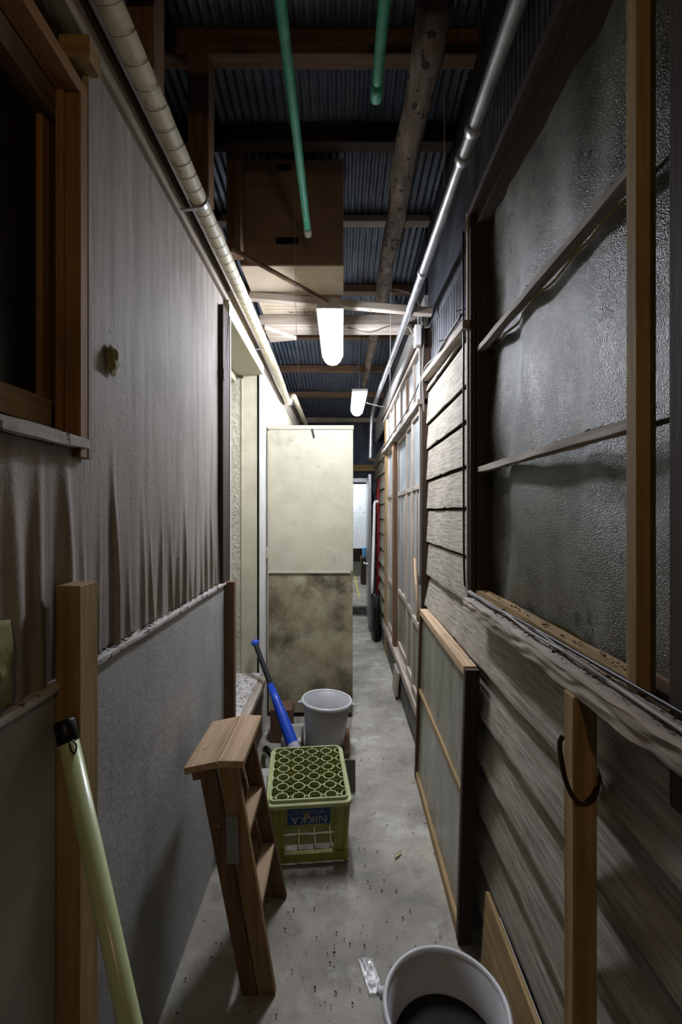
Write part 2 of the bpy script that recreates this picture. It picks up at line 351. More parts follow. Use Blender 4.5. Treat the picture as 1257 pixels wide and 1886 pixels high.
# hole opening at the beam pocket above the window
# doorway in the left wall
d1 = thing('door_1', (-.6, 2.4, .38), kind='structure')
obj('door_leaf', box(-.80, -.775, 2.0, 2.9, .3, 2.28), 'cream', d1)
obj('header', box(-.78, -.49, 1.99, 2.9, 2.262, 2.33), 'cream', d1, bevel=.003)
obj('jamb', box(-.545, -.4935, 1.905, 2.012, 1.09, 2.27), 'dark_z', d1)
obj('jamb_edge', box(-.505, -.490, 2.012, 2.026, 1.08, 2.27), 'white', d1, label='white painted edge strip')
b = box(-.80, -.62, 2.87, 2.9, .3, 2.24); obj('stucco_return', b, 'stucco', d1)
obj('stucco_corner', box(-.628, -.617, 2.862, 2.875, .38, 2.24), 'cream', d1, bevel=.002)
obj('jamb_board', box(-.617, -.53, 2.868, 2.9, .35, 2.262), 'cream', d1)
obj('gap_strip', box(-.53, -.514, 2.875, 2.9, .3, 2.262), 'black', d1)
obj('jamb_trim', box(-.514, -.485, 2.855, 2.91, 0.0, 2.28), 'white', d1, bevel=.002)
obj('door_closer', box(-.70, -.66, 2.70, 2.86, 2.215, 2.262), 'cream', d1, bevel=.004)
struct('wall_left_far', box(-1.0, -.508, 2.9, 6.3, -.02, 2.5), 'white')
struct('trim_5', box(-.515, -.502, 3.93, 6.3, 0, 2.33), 'cream', bevel=.002)
# attic behind the left posts, and its floor
struct('wall_attic', box(-1.75, -1.7, -1.2, 6.4, 2.3, 3.5), 'interior')
struct('ceiling_attic', box(-1.7, -.54, -1.2, 6.3, 2.48, 2.5), 'dark_y')
# roof: corrugated sheets falling towards the far end
def roof(u, v):
    x = -1.72+3.0*u; yy = -1.2+7.6*v
    return (x, yy, 3.27-.1*yy+.006*math.sin(2*math.pi*x/.036)+.004*noise.noise(Vector((x*2, yy*2, 0))))
struct('ceiling', grid(840, 10, roof), 'corr', smooth=True)
# far end wall with its door opening
def endw(x0, x1, z0, z1, bm, amp=.008, y=6.3):
    n = int((x1-x0)/.036*6)
    return grid(n, 1, lambda u, v: (x0+(x1-x0)*u, y+amp*math.sin(2*math.pi*(x0+(x1-x0)*u)/.036), z0+(z1-z0)*v), bm)
b = new_bm(); endw(-1.7, 1.2, 2.03, 2.66, b); endw(-1.7, -.55, 0, 2.03, b); endw(.42, 1.2, 0, 2.03, b)
struct('wall_back', b, 'corr', smooth=True)
b = new_bm(); endw(-.55, .45, 1.84, 1.97, b, y=6.27); struct('trim_6', b, 'corr_dark', smooth=True)
struct('trim_7', box(-.6, .47, 6.2, 6.29, 1.955, 2.045), 'tan_x', bevel=.004)
struct('trim_8', box(-.55, .42, 6.22, 6.31, -.02, .1), 'curb')
d2 = thing('door_2', (.36, 6.25, 0), kind='structure')
b = box(.37, .41, 6.2, 6.29, 0, 1.86); box(-.56, -.52, 6.2, 6.29, 0, 1.86, b); box(-.52, .37, 6.2, 6.29, 1.81, 1.86, b)
obj('door_frame', b, 'alu', d2)
lf = obj('door_leaf', bar((.335, 5.28, .95), (.36, 6.2, .95), .035, 1.78), 'alu', d2, bevel=.003)
obj('door_handle', tube([(.345, 5.36, .79), (.29, 5.36, .79), (.28, 5.36, .79), (.275, 5.46, .79)], .011), 'galv', lf)
struct('wall_end_room', box(-1.5, 2, 12, 12.1, 0, 3), 'dark_z')
struct('wall_end_room_left', box(-1.6, -1.5, 6.35, 12, 0, 3), 'white')
struct('wall_end_room_right', box(2, 2.1, 6.35, 12, 0, 3), 'white')
struct('ceiling_end_room', box(-1.6, 2.1, 6.35, 12.1, 2.9, 3), 'white')
# right wall: lapped siding
planks_z = [-.06, .09, .25, .41, .57, .73, .888, 1.06, 1.234, 1.412, 1.569, 1.737, 1.872, 2.05]
def plank(bm, y0, y1, z0, z1, xf=.464):
    n = max(2, int((y1-y0)/.04)); sd = random.random()*50
    lip = .018 if z1 < 1.08 else 0; rows = []; z0 += .006; z1 -= .012
    tl = random.uniform(-.004, .004)
    for i in range(n+1):
        y = y0+(y1-y0)*i/n; j = .0045*noise.noise(Vector((y*6, sd, 0)))+tl*(i/n-.5)
        if noise.noise(Vector((y*22, sd, 5))) > .42: j += .007
        bx = .002*noise.noise(Vector((y*4, sd, 9)))
        rows.append([bm.verts.new(p) for p in ((xf+bx-lip*.6, y, z0+j), (xf+bx-lip*.6, y, z0+.01+j), (xf+.011+lip*.6, y, z1+.006), (xf+.028, y, z1-.012), (xf+.016, y, z0+.004+j))])
    for a, b in zip(rows, rows[1:]):
        for k in range(5): bm.faces.new((a[k], a[(k+1) % 5], b[(k+1) % 5], b[k]))
    bm.faces.new(rows[0]); bm.faces.new(rows[-1][::-1])
bm = new_bm()
for k in range(len(planks_z)-1):
    z0, z1 = planks_z[k], planks_z[k+1]
    if z1 < 1.08:
        plank(bm, -1.0, .28, z0, z1); plank(bm, .285, 2.49, z0, z1)
    else: plank(bm, 1.63, 2.49, z0, z1)
plank(bm, 1.63, 2.49, 2.05, 2.10)
struct('wall_right', bm, 'planks')
struct('wall_right_core', box(.493, .53, 1.64, 2.5, 1.1, 2.12, box(.493, .53, -1.2, 2.5, -.02, 1.1)), 'interior')
bm = new_bm()
for k in range(13): plank(bm, 4.62, 6.2, .0+k*.165, .165+k*.165, .452)
struct('wall_right_far', bm, 'planks')
# ribbed sheet above the siding and above the doors
bm = grid(520, 2, lambda u, v: (.487+.006*abs(math.sin(math.pi*(.92*u)/.028)), 1.645+.92*u, 2.09+1.05*v))
grid(900, 2, lambda u, v: (.487+.006*abs(math.sin(math.pi*(2.645*u)/.03)), -1.0+2.645*u, 2.45+.9*v), bm)
grid(900, 2, lambda u, v: (.478+.006*abs(math.sin(math.pi*(3.75*u)/.03)), 2.565+3.73*u, 2.60+.7*v), bm)
struct('wall_right_ribbed', bm, 'corr_dark')
struct('wall_right_upper', box(.47, .50, 2.56, 6.3, 2.36, 2.62), 'white')
struct('trim_9', bar((.458, 1.62, 2.07), (.458, 2.50, 2.125), .05, .03), 'grey_y', bevel=.003)
# ------------------------------------------------------------------ big window on the right
w1 = thing('window_1', (.5, 1.2, 1.11), kind='structure')
obj('casing', bar((.468, 1.625, 1.09), (.468, 1.625, 2.47), .032, .02, (1, 0, 0)), 'dark_z', w1, bevel=.002)
obj('casing', box(.452, .470, 1.628, 1.640, 1.09, 2.475), 'grey_z', w1)
obj('casing', box(.455, .50, -.2, 1.64, 2.455, 2.48), 'dark_y', w1, bevel=.002)
obj('sash_stile', box(.480, .560, 1.592, 1.615, 1.11, 2.44), 'dark_z', w1, bevel=.002)
obj('sash_stile', box(.463, .494, .712, .739, 1.115, 2.46), 'tan_z', w1, bevel=.002)
obj('sash_rail', box(.478, .560, .739, 1.62, 2.41, 2.45), 'dark_y', w1, bevel=.002)
obj('sash_rail', rough_bar(.474, .512, .739, 1.60, 1.105, 1.128, .003), 'tan_y', w1)
for z in (1.551, 1.975): obj('glazing_bar', rough_bar(.480, .506, .735, 1.60, z-.012, z+.006, .0025, nu=50), 'grey_y', w1)
def pane(y0, y1, z0, z1, x, amp, nu=40, nv=40):
    return grid(nu, nv, lambda u, v: (x+amp*noise.noise(Vector(((y0+(y1-y0)*u)*5, (z0+(z1-z0)*v)*2.2, 3)))+amp*.5*noise.noise(Vector(((y0+(y1-y0)*u)*12, (z0+(z1-z0)*v)*5, 8))), y0+(y1-y0)*u, z0+(z1-z0)*v))
for z0, z1 in ((1.12, 1.545), (1.555, 1.97), (1.98, 2.46)): obj('glass_pane', pane(.72, 1.625, z0, z1, .530, .021), 'figured', w1, smooth=True)
# the second sash, seen past the near stile
w2 = thing('window_2', (.54, .4, 1.11), kind='structure')
obj('sash_stile', box(.470, .530, .60, .652, .98, 2.46), 'dark_z', w2, bevel=.002)
obj('sash_stile', box(.545, .575, .80, .83, 1.12, 2.46), 'brown_z', w2)
for z in (1.47, 1.77, 2.05): obj('glazing_bar', box(.545, .565, -.2, .80, z-.012, z+.012), 'dark_y', w2)
obj('glass_pane', pane(-.2, .80, 1.12, 2.44, .556, .003), 'figured_warm', w2, smooth=True)
obj('sash_rail', box(.52, .575, -.2, .83, 1.06, 1.13), 'brown_y', w2)
# the room behind the right windows
b = box(1.9, 1.95, -.6, 2.4, .3, 3); box(.56, 1.9, 2.35, 2.4, .3, 3, b); box(.56, 1.9, -.6, -.55, .3, 3, b); box(.56, 1.9, -.6, 2.4, 2.95, 3, b); box(.56, 1.9, -.6, 2.4, .3, .35, b)
struct('wall_room_right', b, 'roomwall')
# weathered sill beam under the window
obj('sill_beam', rough_bar(.410, .492, -.25, 1.53, 1.078, 1.112, .0045, nu=260, nv=8, fq=34), 'grey_y', None, 'weathered grey timber sill beam under the big window, carrying cables', 'beam')
# ------------------------------------------------------------------ sliding glass doors further down on the right
struct('trim_10', box(.43, .50, 2.47, 4.62, .215, .275), 'grey_y', bevel=.004)       # threshold
struct('baseboard_right', rough_bar(.445, .5, 2.47, 6.2, -.03, .215, .008, nu=120, fq=9), 'curb')
struct('trim_11', rough_bar(.415, .50, 2.47, 4.66, 1.985, 2.015, .002, nu=40), 'grey_y')        # lintel hood
struct('trim_12', box(.43, .50, 2.53, 4.66, 2.305, 2.385), 'grey_y', bevel=.003)
struct('trim_13', box(.415, .44, 2.53, 4.66, 2.33, 2.36), 'dark_y', bevel=.003)
struct('wall_right_doors', box(.62, .66, 2.5, 4.7, 0, 2.5), 'roomwall')
def sliding_door(n, y0, y1, x, muntins, wood_='grey'):
    d = thing('door_%d' % n, (x, (y0+y1)/2, .275), kind='structure')
    sw = .035; t = .026
    for yy in (y0, y1-sw): obj('stile', box(x-t/2, x+t/2, yy, yy+sw, .275, 1.985), wood_+'_z', d, bevel=.002)
    for z0, z1 in ((.275, .33), (.725, .765), (1.53, 1.56), (1.95, 1.985)): obj('rail', box(x-t/2-.002, x+t/2, y0+sw, y1-sw, z0, z1), wood_+'_y', d, bevel=.002)
    for k in range(muntins):
        yy = y0+(y1-y0)*(k+1)/(muntins+1)
        obj('muntin', box(x-.010, x+.010, yy-.008, yy+.008, .765, 1.53), wood_+'_z', d)
    for z0, z1, m_ in ((.765, 1.53, 'frost'), (1.56, 1.95, 'frost')): obj('glass_pane', box(x, x+.004, y0+sw, y1-sw, z0, z1), m_, d)
    obj('lower_panel', box(x, x+.008, y0+sw, y1-sw, .33, .725), 'panel_glass', d)
sliding_door(3, 2.52, 2.86, .455, 1); sliding_door(4, 2.83, 3.20, .470, 1); sliding_door(5, 3.16, 3.80, .485, 2); sliding_door(6, 3.9, 4.46, .470, 2)
obj('door_post', box(.436, .50, 3.80, 3.90, .24, 1.99), 'brown_z', None, 'brown timber post between the far pair and near leaves of the glass doors', 'post', bevel=.004)
obj('door_post', box(.440, .50, 4.46, 4.62, 0, 2.40), 'tan_z', None, 'wide pale timber post at the far end of the glass doors', 'post', bevel=.004)
obj('door_post', box(.438, .49, 2.47, 2.515, 0, 2.40), 'dark_z', None, 'slim dark post where the plank siding meets the glass doors', 'post', bevel=.004)
w3 = thing('window_3', (.46, 3.5, 2.02), kind='structure')
for yy in (2.53, 2.80, 3.10, 3.42, 3.80, 4.12, 4.44): obj('mullion', box(.445, .475, yy, yy+.03, 2.015, 2.305), 'brown_z' if yy in (3.10, 3.80) else 'grey_z', w3)
obj('glass_pane', box(.462, .466, 2.53, 4.46, 2.015, 2.305), 'frost', w3)

# ------------------------------------------------------------------ left window with its frames
w4 = thing('window_4', (-.55, .5, 1.5), kind='structure')
obj('casing', box(-.530, -.500, .872, .9, 1.505, 2.205), 'orange_z', w4, bevel=.002)
obj('casing_edge', box(-.512, -.499, .9, .912, 1.505, 2.31), 'grey_z', w4)
obj('casing', box(-.545, -.530, .866, .9, 1.52, 2.205), 'orange_z', w4, bevel=.002)
obj('track_strip', box(-.567, -.545, .884, .9, 1.52, 2.21), 'dark_z', w4)
obj('sash_stile', box(-.585, -.567, .862, .9, 1.55, 2.16), 'orange_z', w4, bevel=.002)
obj('casing', box(-.545, -.500, .1, .9, 2.205, 2.232), 'orange_y', w4, bevel=.002)
obj('sash_rail', box(-.59, -.545, .1, .9, 2.155, 2.205), 'brown_y', w4, bevel=.002)
obj('sash_rail', rough_bar(-.585, -.552, .1, .868, 1.562, 1.612, .002, nu=40), 'tan_y', w4)
obj('sill_board', rough_bar(-.535, -.490, .05, .886, 1.522, 1.542, .003, nu=60), 'grime_ledge', w4)
obj('glass_pane', box(-.582, -.578, .1, .88, 1.6, 2.2), 'dark_glass', w4)
obj('beam_stub', bar((-.56, .885, 2.285), (-.478, .885, 2.285), .045, .045), 'tan_x', None, 'sawn end of a small timber poking out above the left window corner', 'beam', bevel=.003)

# ------------------------------------------------------------------ posts at the walls
obj('wall_post', rough_bar(-.498, -.456, .794, .854, 0, 1.271, .0012, nu=2), 'tan_z', None, 'square-sawn timber post in front of the left wall, behind the pale green pole', 'post', bevel=.002)
obj('wall_post', box(-.498, -.458, 1.95, 1.985, .0, 1.10), 'brown_z', None, 'brown board post at the near side of the left doorway', 'post', bevel=.002)
obj('wall_post', box(.405, .447, .792, .828, 0, 1.078), 'tan_z', None, 'pale timber post under the sill beam with a rope looped over it', 'post', bevel=.003)
obj('rope_loop', tube(curve([P(1036, 1355, .80), P(1031, 1370, .80), P(1034, 1400, .79), P(1043, 1440, .785), P(1058, 1470, .775), P(1075, 1480, .77), P(1092, 1470, .78), P(1102, 1440, .80), P(1104, 1400, .83), P(1096, 1370, .85)], 6), .0045, 8, jit=.4), 'rust', None, 'dark rope looped round the post below the right sill', 'rope', smooth=True)
# posts of the roof frame and the purlins they carry
for (x, yy, top, s, lb) in ((-.50, 1.16, 3.10, .07, 'roof post rising nearest the ivory pipe at the top edge'), (-.50, 1.62, 3.05, .075, 'broad brown roof post left of the cardboard boxes'), (-.455, 1.95, 2.97, .06, 'slimmer dark roof post just left of the large cardboard box')):
    obj('roof_post', box(x-s/2, x+s/2, yy-.03, yy+.04, 2.50, top), 'brown_z', None, lb, 'post', bevel=.003)
pl = ['nearest roof purlin across the top of the picture', 'second roof purlin behind the hanging green poles', 'short pale purlin right of the large cardboard box', 'purlin above the bark-covered log end', 'purlin above the first lamp', 'dark purlin just beyond the first lamp', 'purlin level with the second lamp', 'last pale purlin before the far end wall']
for yy, lb, m_, hh in zip((1.60, 1.95, 2.47, 3.1, 3.75, 4.4, 5.1, 6.05), pl, ('brown_x', 'dark_x', 'grey_x', 'brown_x', 'brown_x', 'brown_x', 'brown_x', 'grey_x'), (.09, .08, .035, .05, .05, .06, .06, .06)):
    zt = 3.262-.1*yy; obj('roof_purlin', box(-1.68, .485, yy, yy+.06, zt-hh, zt), m_, None, lb, 'beam', 'roof purlins under the corrugated roof', bevel=.004)
obj('roof_log', tube([(.245+.006*math.sin(k*1.3), 1.17+k*.15, 2.72+.006*math.cos(k)) for k in range(25)], [.047-.0009*k+.0025*math.sin(k*2.1) for k in range(25)], 20, jit=.12), 'bark', None, 'long bark-covered log running lengthwise under the roof', 'log', smooth=True)
obj('crosswise_beam', box(.10, .485, 1.12, 1.18, 2.77, 2.86), 'dark_x', None, 'dark beam carrying the near end of the bark log at the top edge', 'beam', bevel=.004)
obj('crosswise_beam', box(-1.0, .485, .92, .98, 2.61, 2.70), 'dark_x', None, 'dark beam overhead that the two green poles hang from', 'beam', bevel=.004)

# ------------------------------------------------------------------ crossbeams and what is stored on them
obj('tie_beam', bar((-.46, 2.29, 2.485), (.46, 2.29, 2.405), .04, .035), 'grey_x', None, 'thin sloping tie beam under the large cardboard box', 'beam', bevel=.003)
obj('tie_beam', bar((-.45, 2.575, 2.457), (.42, 2.575, 2.457), .15, .055), 'grey_x', None, 'flat pale tie beam just behind the first lamp', 'beam', bevel=.003)
bx = thing('cardboard_box', (-.218, 2.22, 2.505), 'large brown cardboard box with two dark hand slots stored under the roof', 'box')
obj('carton', box(-.447, .01, 2.04, 2.305, 2.507, 2.985), 'cardboard', bx, bevel=.006)
obj('hand_slot', box(-.29, -.19, 2.037, 2.045, 2.60, 2.63), 'black', bx); obj('hand_slot', box(-.285, -.225, 2.037, 2.045, 2.93, 2.955), 'black', bx)
obj('carton_base', box(-.449, .012, 2.038, 2.307, 2.501, 2.508), 'cardboard_pale', bx, label='paler underside of the carton')
bx = thing('cardboard_box', (-.2, 2.45, 2.486), 'flat pale carton with dark print on its underside, on the tie beams', 'box')
cb = obj('carton', box(-.43, .0, 2.32, 2.56, 2.486, 2.56), 'cardboard_pale', bx, bevel=.004)
add_text('print', 'W-IIVATISAI', .032, Matrix.Translation((-.2, 2.475, 2.4855)) @ Matrix.Rotation(R(180), 4, 'X'), 'black', cb)
b = box(-.41, -.02, 2.40, 2.4015, 2.4852, 2.4856); box(-.41, -.02, 2.435, 2.4365, 2.4852, 2.4856, b); obj('print_line', b, 'black', cb)
obj('wooden_stick', tube([P(428, 458, 1.88), P(515, 507, 2.02), P(604, 556, 2.2)], .010, 8), 'brown_x', None, 'thin wooden stick hanging slantwise in front of the large cardboard box', 'stick', smooth=True)
b = new_bm(); v1 = [(-.42, 2.50), (-.26, 2.66), (-.42, 2.70)]
lo = [b.verts.new((x, y, 2.405)) for x, y in v1]; hi = [b.verts.new((x, y, 2.428)) for x, y in v1]
b.faces.new(lo); b.faces.new(hi)
for i in range(3): b.faces.new((lo[i], lo[(i+1) % 3], hi[(i+1) % 3], hi[i]))
obj('gusset_board', b, 'grey_x', None, 'three-cornered board under the left end of the flat tie beam', 'board')
# strings and wires hanging in the air
for p, lb in ((((-.199, 1.965, 2.995), P(545, 560, 2.0), P(551, 715, 2.02)), 'long pale pull string hanging left of the first lamp'), (((.243, 2.2, 2.685), P(719, 690, 2.2), P(717, 830, 2.2)), 'thin pale string hanging right of the first lamp'), ((P(818, 180, 1.2), P(819, 250, 1.2), P(818, 345, 1.22)), 'short string hanging beside the bark log')):
    obj('hanging_string', tube(curve(p, 5), .0011, 6), 'cable_pale', None, lb, 'string')
# green poles
for (x, z, y1, lb) in ((-.139, 2.574, 1.92, 'longer green laundry pole overhead, ending by the cardboard box'), (.098, 2.556, 1.27, 'shorter green laundry pole at the top edge near the bark log')):
    g = thing('laundry_pole', (x, 1.2, z-.016), lb, 'pole', 'green laundry poles')
    obj('pole_shaft', tube([(x, .45+(y1-.45)*k/12, z+.001*math.sin(k)) for k in range(13)], .0145, 16), 'green', g, smooth=True)
    obj('end_cap', lathe([(0, 0), (.0155, 0), (.0165, .03), (.0165, .05), (0, .05)], axisM((x, y1+.006, z), (x, 0, z)), 20), 'green' if x > 0 else 'cable_pale', g, smooth=True)
    for k in (.95,) : obj('hanger_wire', tube([(x, k, z-.018), (x-.018, k, z), (x, k, z+.02), (x, k, z+.06)], .0015, 6), 'galv', g)
# ------------------------------------------------------------------ ivory pipe on the left and the steel pipe on the right
pp = curve([(-.44, .55, 2.368), (-.44, 1.4, 2.366), (-.44, 2.3, 2.366), (-.44, 3.2, 2.352), (-.452, 3.72, 2.34), (-.455, 3.98, 2.36), (-.43, 4.06, 2.43), (-.43, 4.4, 2.452), (-.435, 6.1, 2.49)], 14)
pr = thing('insulated_pipe', (-.44, 2.5, 2.33), 'ivory tape-wrapped pipe running along the top of the left wall', 'pipe')
rad = [.0255+.0007*math.sin(i*2.3)+.0008*(i % 2) for i in range(len(pp))]
obj('wrapped_tube', tube(pp, rad, 20), 'pipe', pr, smooth=True)
bm = new_bm()
for k in range(46):
    yy = .75+k*.055+random.uniform(-.006, .006)
    c = Vector((-.44, yy, 2.366)); a = [c+Vector((.0268*math.cos(t), .012*math.sin(t), .0268*math.sin(t))) for t in [2*math.pi*q/16 for q in range(17)]]
    tube(a, .0006, 4, bm, caps=False)
obj('tape_seam', bm, 'cable_grey', pr, kind='stuff', label='thin dark tape seams round the wrapped pipe')
for yy in (1.41, 2.62, 4.0): obj('pipe_clamp', lathe([(.0275, -.009), (.0295, -.009), (.0295, .009), (.0275, .009), (.0275, -.009)], axisM((-.44, yy, 2.366), (-.44, 5, 2.366)), 20), 'galv', pr); 
for yy in (1.41, 2.62): obj('clamp_bracket', bar((-.44, yy, 2.34), (-.50, yy, 2.335), .012, .004), 'galv', pr)
pr = thing('steel_pipe', (.342, 2.5, 2.38), 'bare steel pipe running along the upper right and dropping at the far end', 'pipe')
obj('pipe_run', tube(curve([(.342, .55, 2.385), (.342, 1.5, 2.392), (.342, 2.6, 2.418), (.342, 3.8, 2.47), (.340, 4.5, 2.49), (.335, 4.78, 2.46), (.325, 4.86, 2.36), (.318, 4.88, 2.1), (.314, 4.88, 1.97)], 8), .018, 18), 'galv', pr, smooth=True)
for yy, lz in ((1.17, 2.389), (1.27, 2.39), (1.9, 2.40)):
    obj('pipe_collar', lathe([(.018, -.015), (.022, -.013), (.022, .013), (.018, .015)], axisM((.342, yy, lz), (.342, yy+1, lz)), 20), 'galv', pr, smooth=True)
b = tube([(.342, 1.17, 2.41), (.36, 1.17, 2.6), (.36, 1.17, 3.13)], .003, 6); obj('pipe_hanger', b, 'rust', pr)
obj('pipe_shoe', bar((.30, 4.88, 1.965), (.46, 4.88, 1.94), .06, .02), 'rust', pr)
# ------------------------------------------------------------------ the two lamps
def tube_lamp(x, y0, y1, z, m_, lb, hang):
    t = thing('fluorescent_lamp', (x, (y0+y1)/2, z-.03), lb, 'lamp', 'white tube lamps under the roof')
    obj('housing', box(x-.062, x+.062, y0-.015, y1+.015, z+.028, z+.052), 'white', t, bevel=.004)
    bm = new_bm(); n = 14; ra = []
    for yy, s in ((y0, .8), (y0+.02, 1), (y1-.02, 1), (y1, .8)):
        ra.append([bm.verts.new((x+.054*s*math.cos(math.pi+math.pi*k/n), yy, z+.028+.055*s*math.sin(math.pi+math.pi*k/n))) for k in range(n+1)])
    for a, c in zip(ra, ra[1:]):
        for k in range(n): bm.faces.new((a[k], a[k+1], c[k+1], c[k]))
    bm.faces.new(ra[0]); bm.faces.new(ra[-1]); obj('diffuser', bm, m_, t, smooth=True)
    for yy in (y0+.09, y1-.09): obj('hanger', tube([(x, yy, z+.052), (x, yy, hang)], .0025, 6), 'galv', t)
    return t
tube_lamp(-.05, 2.07, 2.70, 2.29, 'glow', 'larger bright white tube lamp, the nearer of the two', 2.44)
tube_lamp(.150, 3.62, 4.28, 2.325, 'glow2', 'smaller bright white tube lamp further down the passage', 2.85)
bl = thing('fill_bulb', (.12, -.9, 2.06), 'unseen warm fill bulb hanging behind the viewpoint', 'lamp')
obj('socket', lathe([(0, .09), (.018, .09), (.02, .04), (.016, .035), (0, .035)], Matrix.Translation((.12, -.9, 2.06)), 16), 'black', bl)
obj('glass', lathe([(0, -.035), (.02, -.028), (.033, -.01), (.033, .01), (.02, .03), (.014, .04)], Matrix.Translation((.12, -.9, 2.06)), 20), 'bulb', bl, smooth=True)
obj('cord', tube([(.12, -.9, 2.15), (.12, -.9, 3.3)], .003, 6), 'black', bl)

# ------------------------------------------------------------------ cables
def cable(pts, r, m_, lb, n=8): return obj('electric_cable', tube(curve(pts, n), r, 8), m_, None, lb, 'cable', smooth=True)
cable([(.446, 1.655, 2.42), (.446, 1.655, 1.9), (.446, 1.652, 1.4), (.445, 1.64, 1.17), (.44, 1.58, 1.122), (.445, 1.40, 1.123), (.455, 1.1, 1.125), (.462, .8, 1.125), (.467, .5, 1.125), (.465, .2, 1.12)], .0040, 'black', 'black cable running down beside the big window and along its sill')
cable([(.445, 1.60, 1.123), (.450, 1.3, 1.124), (.436, 1.05, 1.124), (.444, .85, 1.123), (.434, .6, 1.122), (.440, .2, 1.122)], .0032, 'cable_pale', 'pale cable lying on the sill beam, outermost of the bundle')
cable([(.455, 1.60, 1.123), (.440, 1.35, 1.123), (.456, 1.1, 1.124), (.441, .86, 1.123), (.440, .6, 1.122), (.430, .2, 1.122)], .0036, 'cable_grey', 'grey cable wandering across the sill beam')
cable([(.431, 2.50, 2.50), (.430, 2.49, 2.3), (.432, 2.485, 2.1), (.431, 2.49, 1.9), (.432, 2.49, 1.5), (.431, 2.49, 1.0)], .005, 'cable_pale', 'pale cable running down the slim dark post')
cable([P(712, 530, 2.75), P(755, 540, 2.62), P(775, 565, 2.52), P(781, 620, 2.44), P(779, 700, 2.43), P(782, 760, 2.43)], .005, 'cable_grey', 'dark cable looping from the log end down the post')
cable([P(730, 545, 2.7), P(742, 580, 2.6), P(760, 600, 2.5), P(768, 620, 2.47), P(770, 640, 2.46)], .004, 'black', 'short black cable hanging beside the white junction box')
cable([P(676, 742, 3.95), P(690, 746, 4.1), P(705, 749, 4.25), P(713, 747, 4.35)], .004, 'cable_pale', 'thin cable from the second lamp to the right wall')
cable([P(640, 603, 2.5), P(680, 612, 2.48), P(720, 600, 2.48), P(752, 602, 2.46), P(763, 625, 2.46)], .004, 'cable_grey', 'grey cable sagging along the flat tie beam', 6)
cable([(.44, 1.66, 2.12), (.425, 1.9, 2.10), (.437, 2.1, 2.118), (.43, 2.3, 2.135), (.434, 2.47, 2.12), (.41, 2.9, 2.03), (.41, 3.6, 2.025), (.412, 4.4, 2.022)], .005, 'cable_grey', 'grey cable clipped along the ledge above the plank siding')
cable([(-.486, 1.975, 2.30), (-.489, 1.955, 2.1), (-.480, 1.93, 1.98), (-.488, 1.90, 1.95), (-.492, 1.905, 2.0)], .0018, 'black', 'thin loose wire dangling at the near side of the left doorway')
obj('junction_box', box(.395, .43, 2.42, 2.48, 2.29, 2.40), 'white', None, 'small white junction box at the top of the slim dark post', 'box', bevel=.005)
b = new_bm()
for k in range(18): tube([(.470, 1.66+k*.046, 2.13), (.470, 1.66+k*.046, 2.34)], .0012, 5, b)
for z in (2.16, 2.34): tube([(.468, 1.64, z-.02), (.468, 2.47, z+.01)], .0016, 5, b)
for yy in (1.7, 2.0, 2.4): tube([(.468, yy, 2.16), (.43, yy, 2.15)], .002, 5, b)
obj('wire_rack', b, 'rust', None, 'rusty wire rack against the ribbed sheet above the siding', 'rack')

# ------------------------------------------------------------------ tall steel cabinet
c = thing('steel_cabinet', (-.21, 3.35, 0), 'tall stained cream two-piece steel cabinet blocking the left of the passage', 'cabinet')
obj('upper_unit', box(-.495, .083, 3.10, 3.58, .995, 1.985), 'cabinet', c, bevel=.004)
obj('lower_unit', box(-.495, .080, 3.105, 3.58, .03, .985), 'cabinet_low', c, bevel=.004)
obj('seam_strip', box(-.497, .068, 3.094, 3.11, .982, .998), 'cabinet', c, bevel=.002)
obj('top_lip', box(-.499, .087, 3.094, 3.585, 1.962, 1.99), 'cream', c, bevel=.003)
obj('plinth', box(-.485, .07, 3.12, 3.56, 0, .03), 'dirt', c)
obj('edge_strip', box(-.500, -.493, 3.085, 3.10, .3, 1.95), 'cream', c, bevel=.001)
obj('torn_tape', bar(P(575, 790, 3.092), P(579, 806, 3.092), .012, .002, (0, 1, 0)), 'black', c)
obj('latch', tube([(-.497, 3.07, 1.16), (-.497, 3.06, 1.15), (-.497, 3.06, 1.09), (-.497, 3.08, 1.08)], .004, 8), 'cream', c)

# ------------------------------------------------------------------ doorway step and clutter
st = thing('doorway_step', (-.55, 2.45, 0), 'dirty pale timber step in the left doorway', 'step')
obj('tread_board', rough_bar(-.78, -.505, 2.0, 2.868, .345, .385, .003, nu=40), 'grime_ledge', st)
obj('nosing', rough_bar(-.505, -.462, 1.99, 2.84, .350, .378, .003, nu=50), 'grey_y', st)
obj('riser', box(-.52, -.495, 2.0, 2.86, 0, .35), 'brown_y', st)
obj('leaning_board', bar((-.43, 2.02, .0), (-.455, 2.02, .33), .02, .32, (0, 1, 0)), 'grey_y', None, 'grey board leaning against the front of the doorway step', 'board', bevel=.003)
bk = box(-.41, -.325, 1.98, 2.26, .0, .135); bmesh.ops.rotate(bk, verts=bk.verts, cent=(-.345, 2.12, 0), matrix=Matrix.Rotation(R(9), 3, 'Z'))
obj('stone_block', bk, 'stone', None, 'pale grey block on the floor between step ladder and crate', 'block', bevel=.012)
obj('wooden_offcut', box(-.43, -.30, 2.76, 2.90, 0, .20), 'brown_z', None, 'short brown wood block standing at the foot of the cabinet behind the bat', 'wood', bevel=.004)
obj('bent_hose', tube(curve([(-.44, 2.62, .03), (-.41, 2.50, .10), (-.36, 2.44, .08), (-.30, 2.42, .03)], 8), .014, 10), 'black', None, 'short bent black hose lying beside the blue bat', 'hose', smooth=True)
tr = thing('plastic_basket', (-.28, 2.63, 0), 'white plastic basket tucked between the bat and the bucket', 'basket')
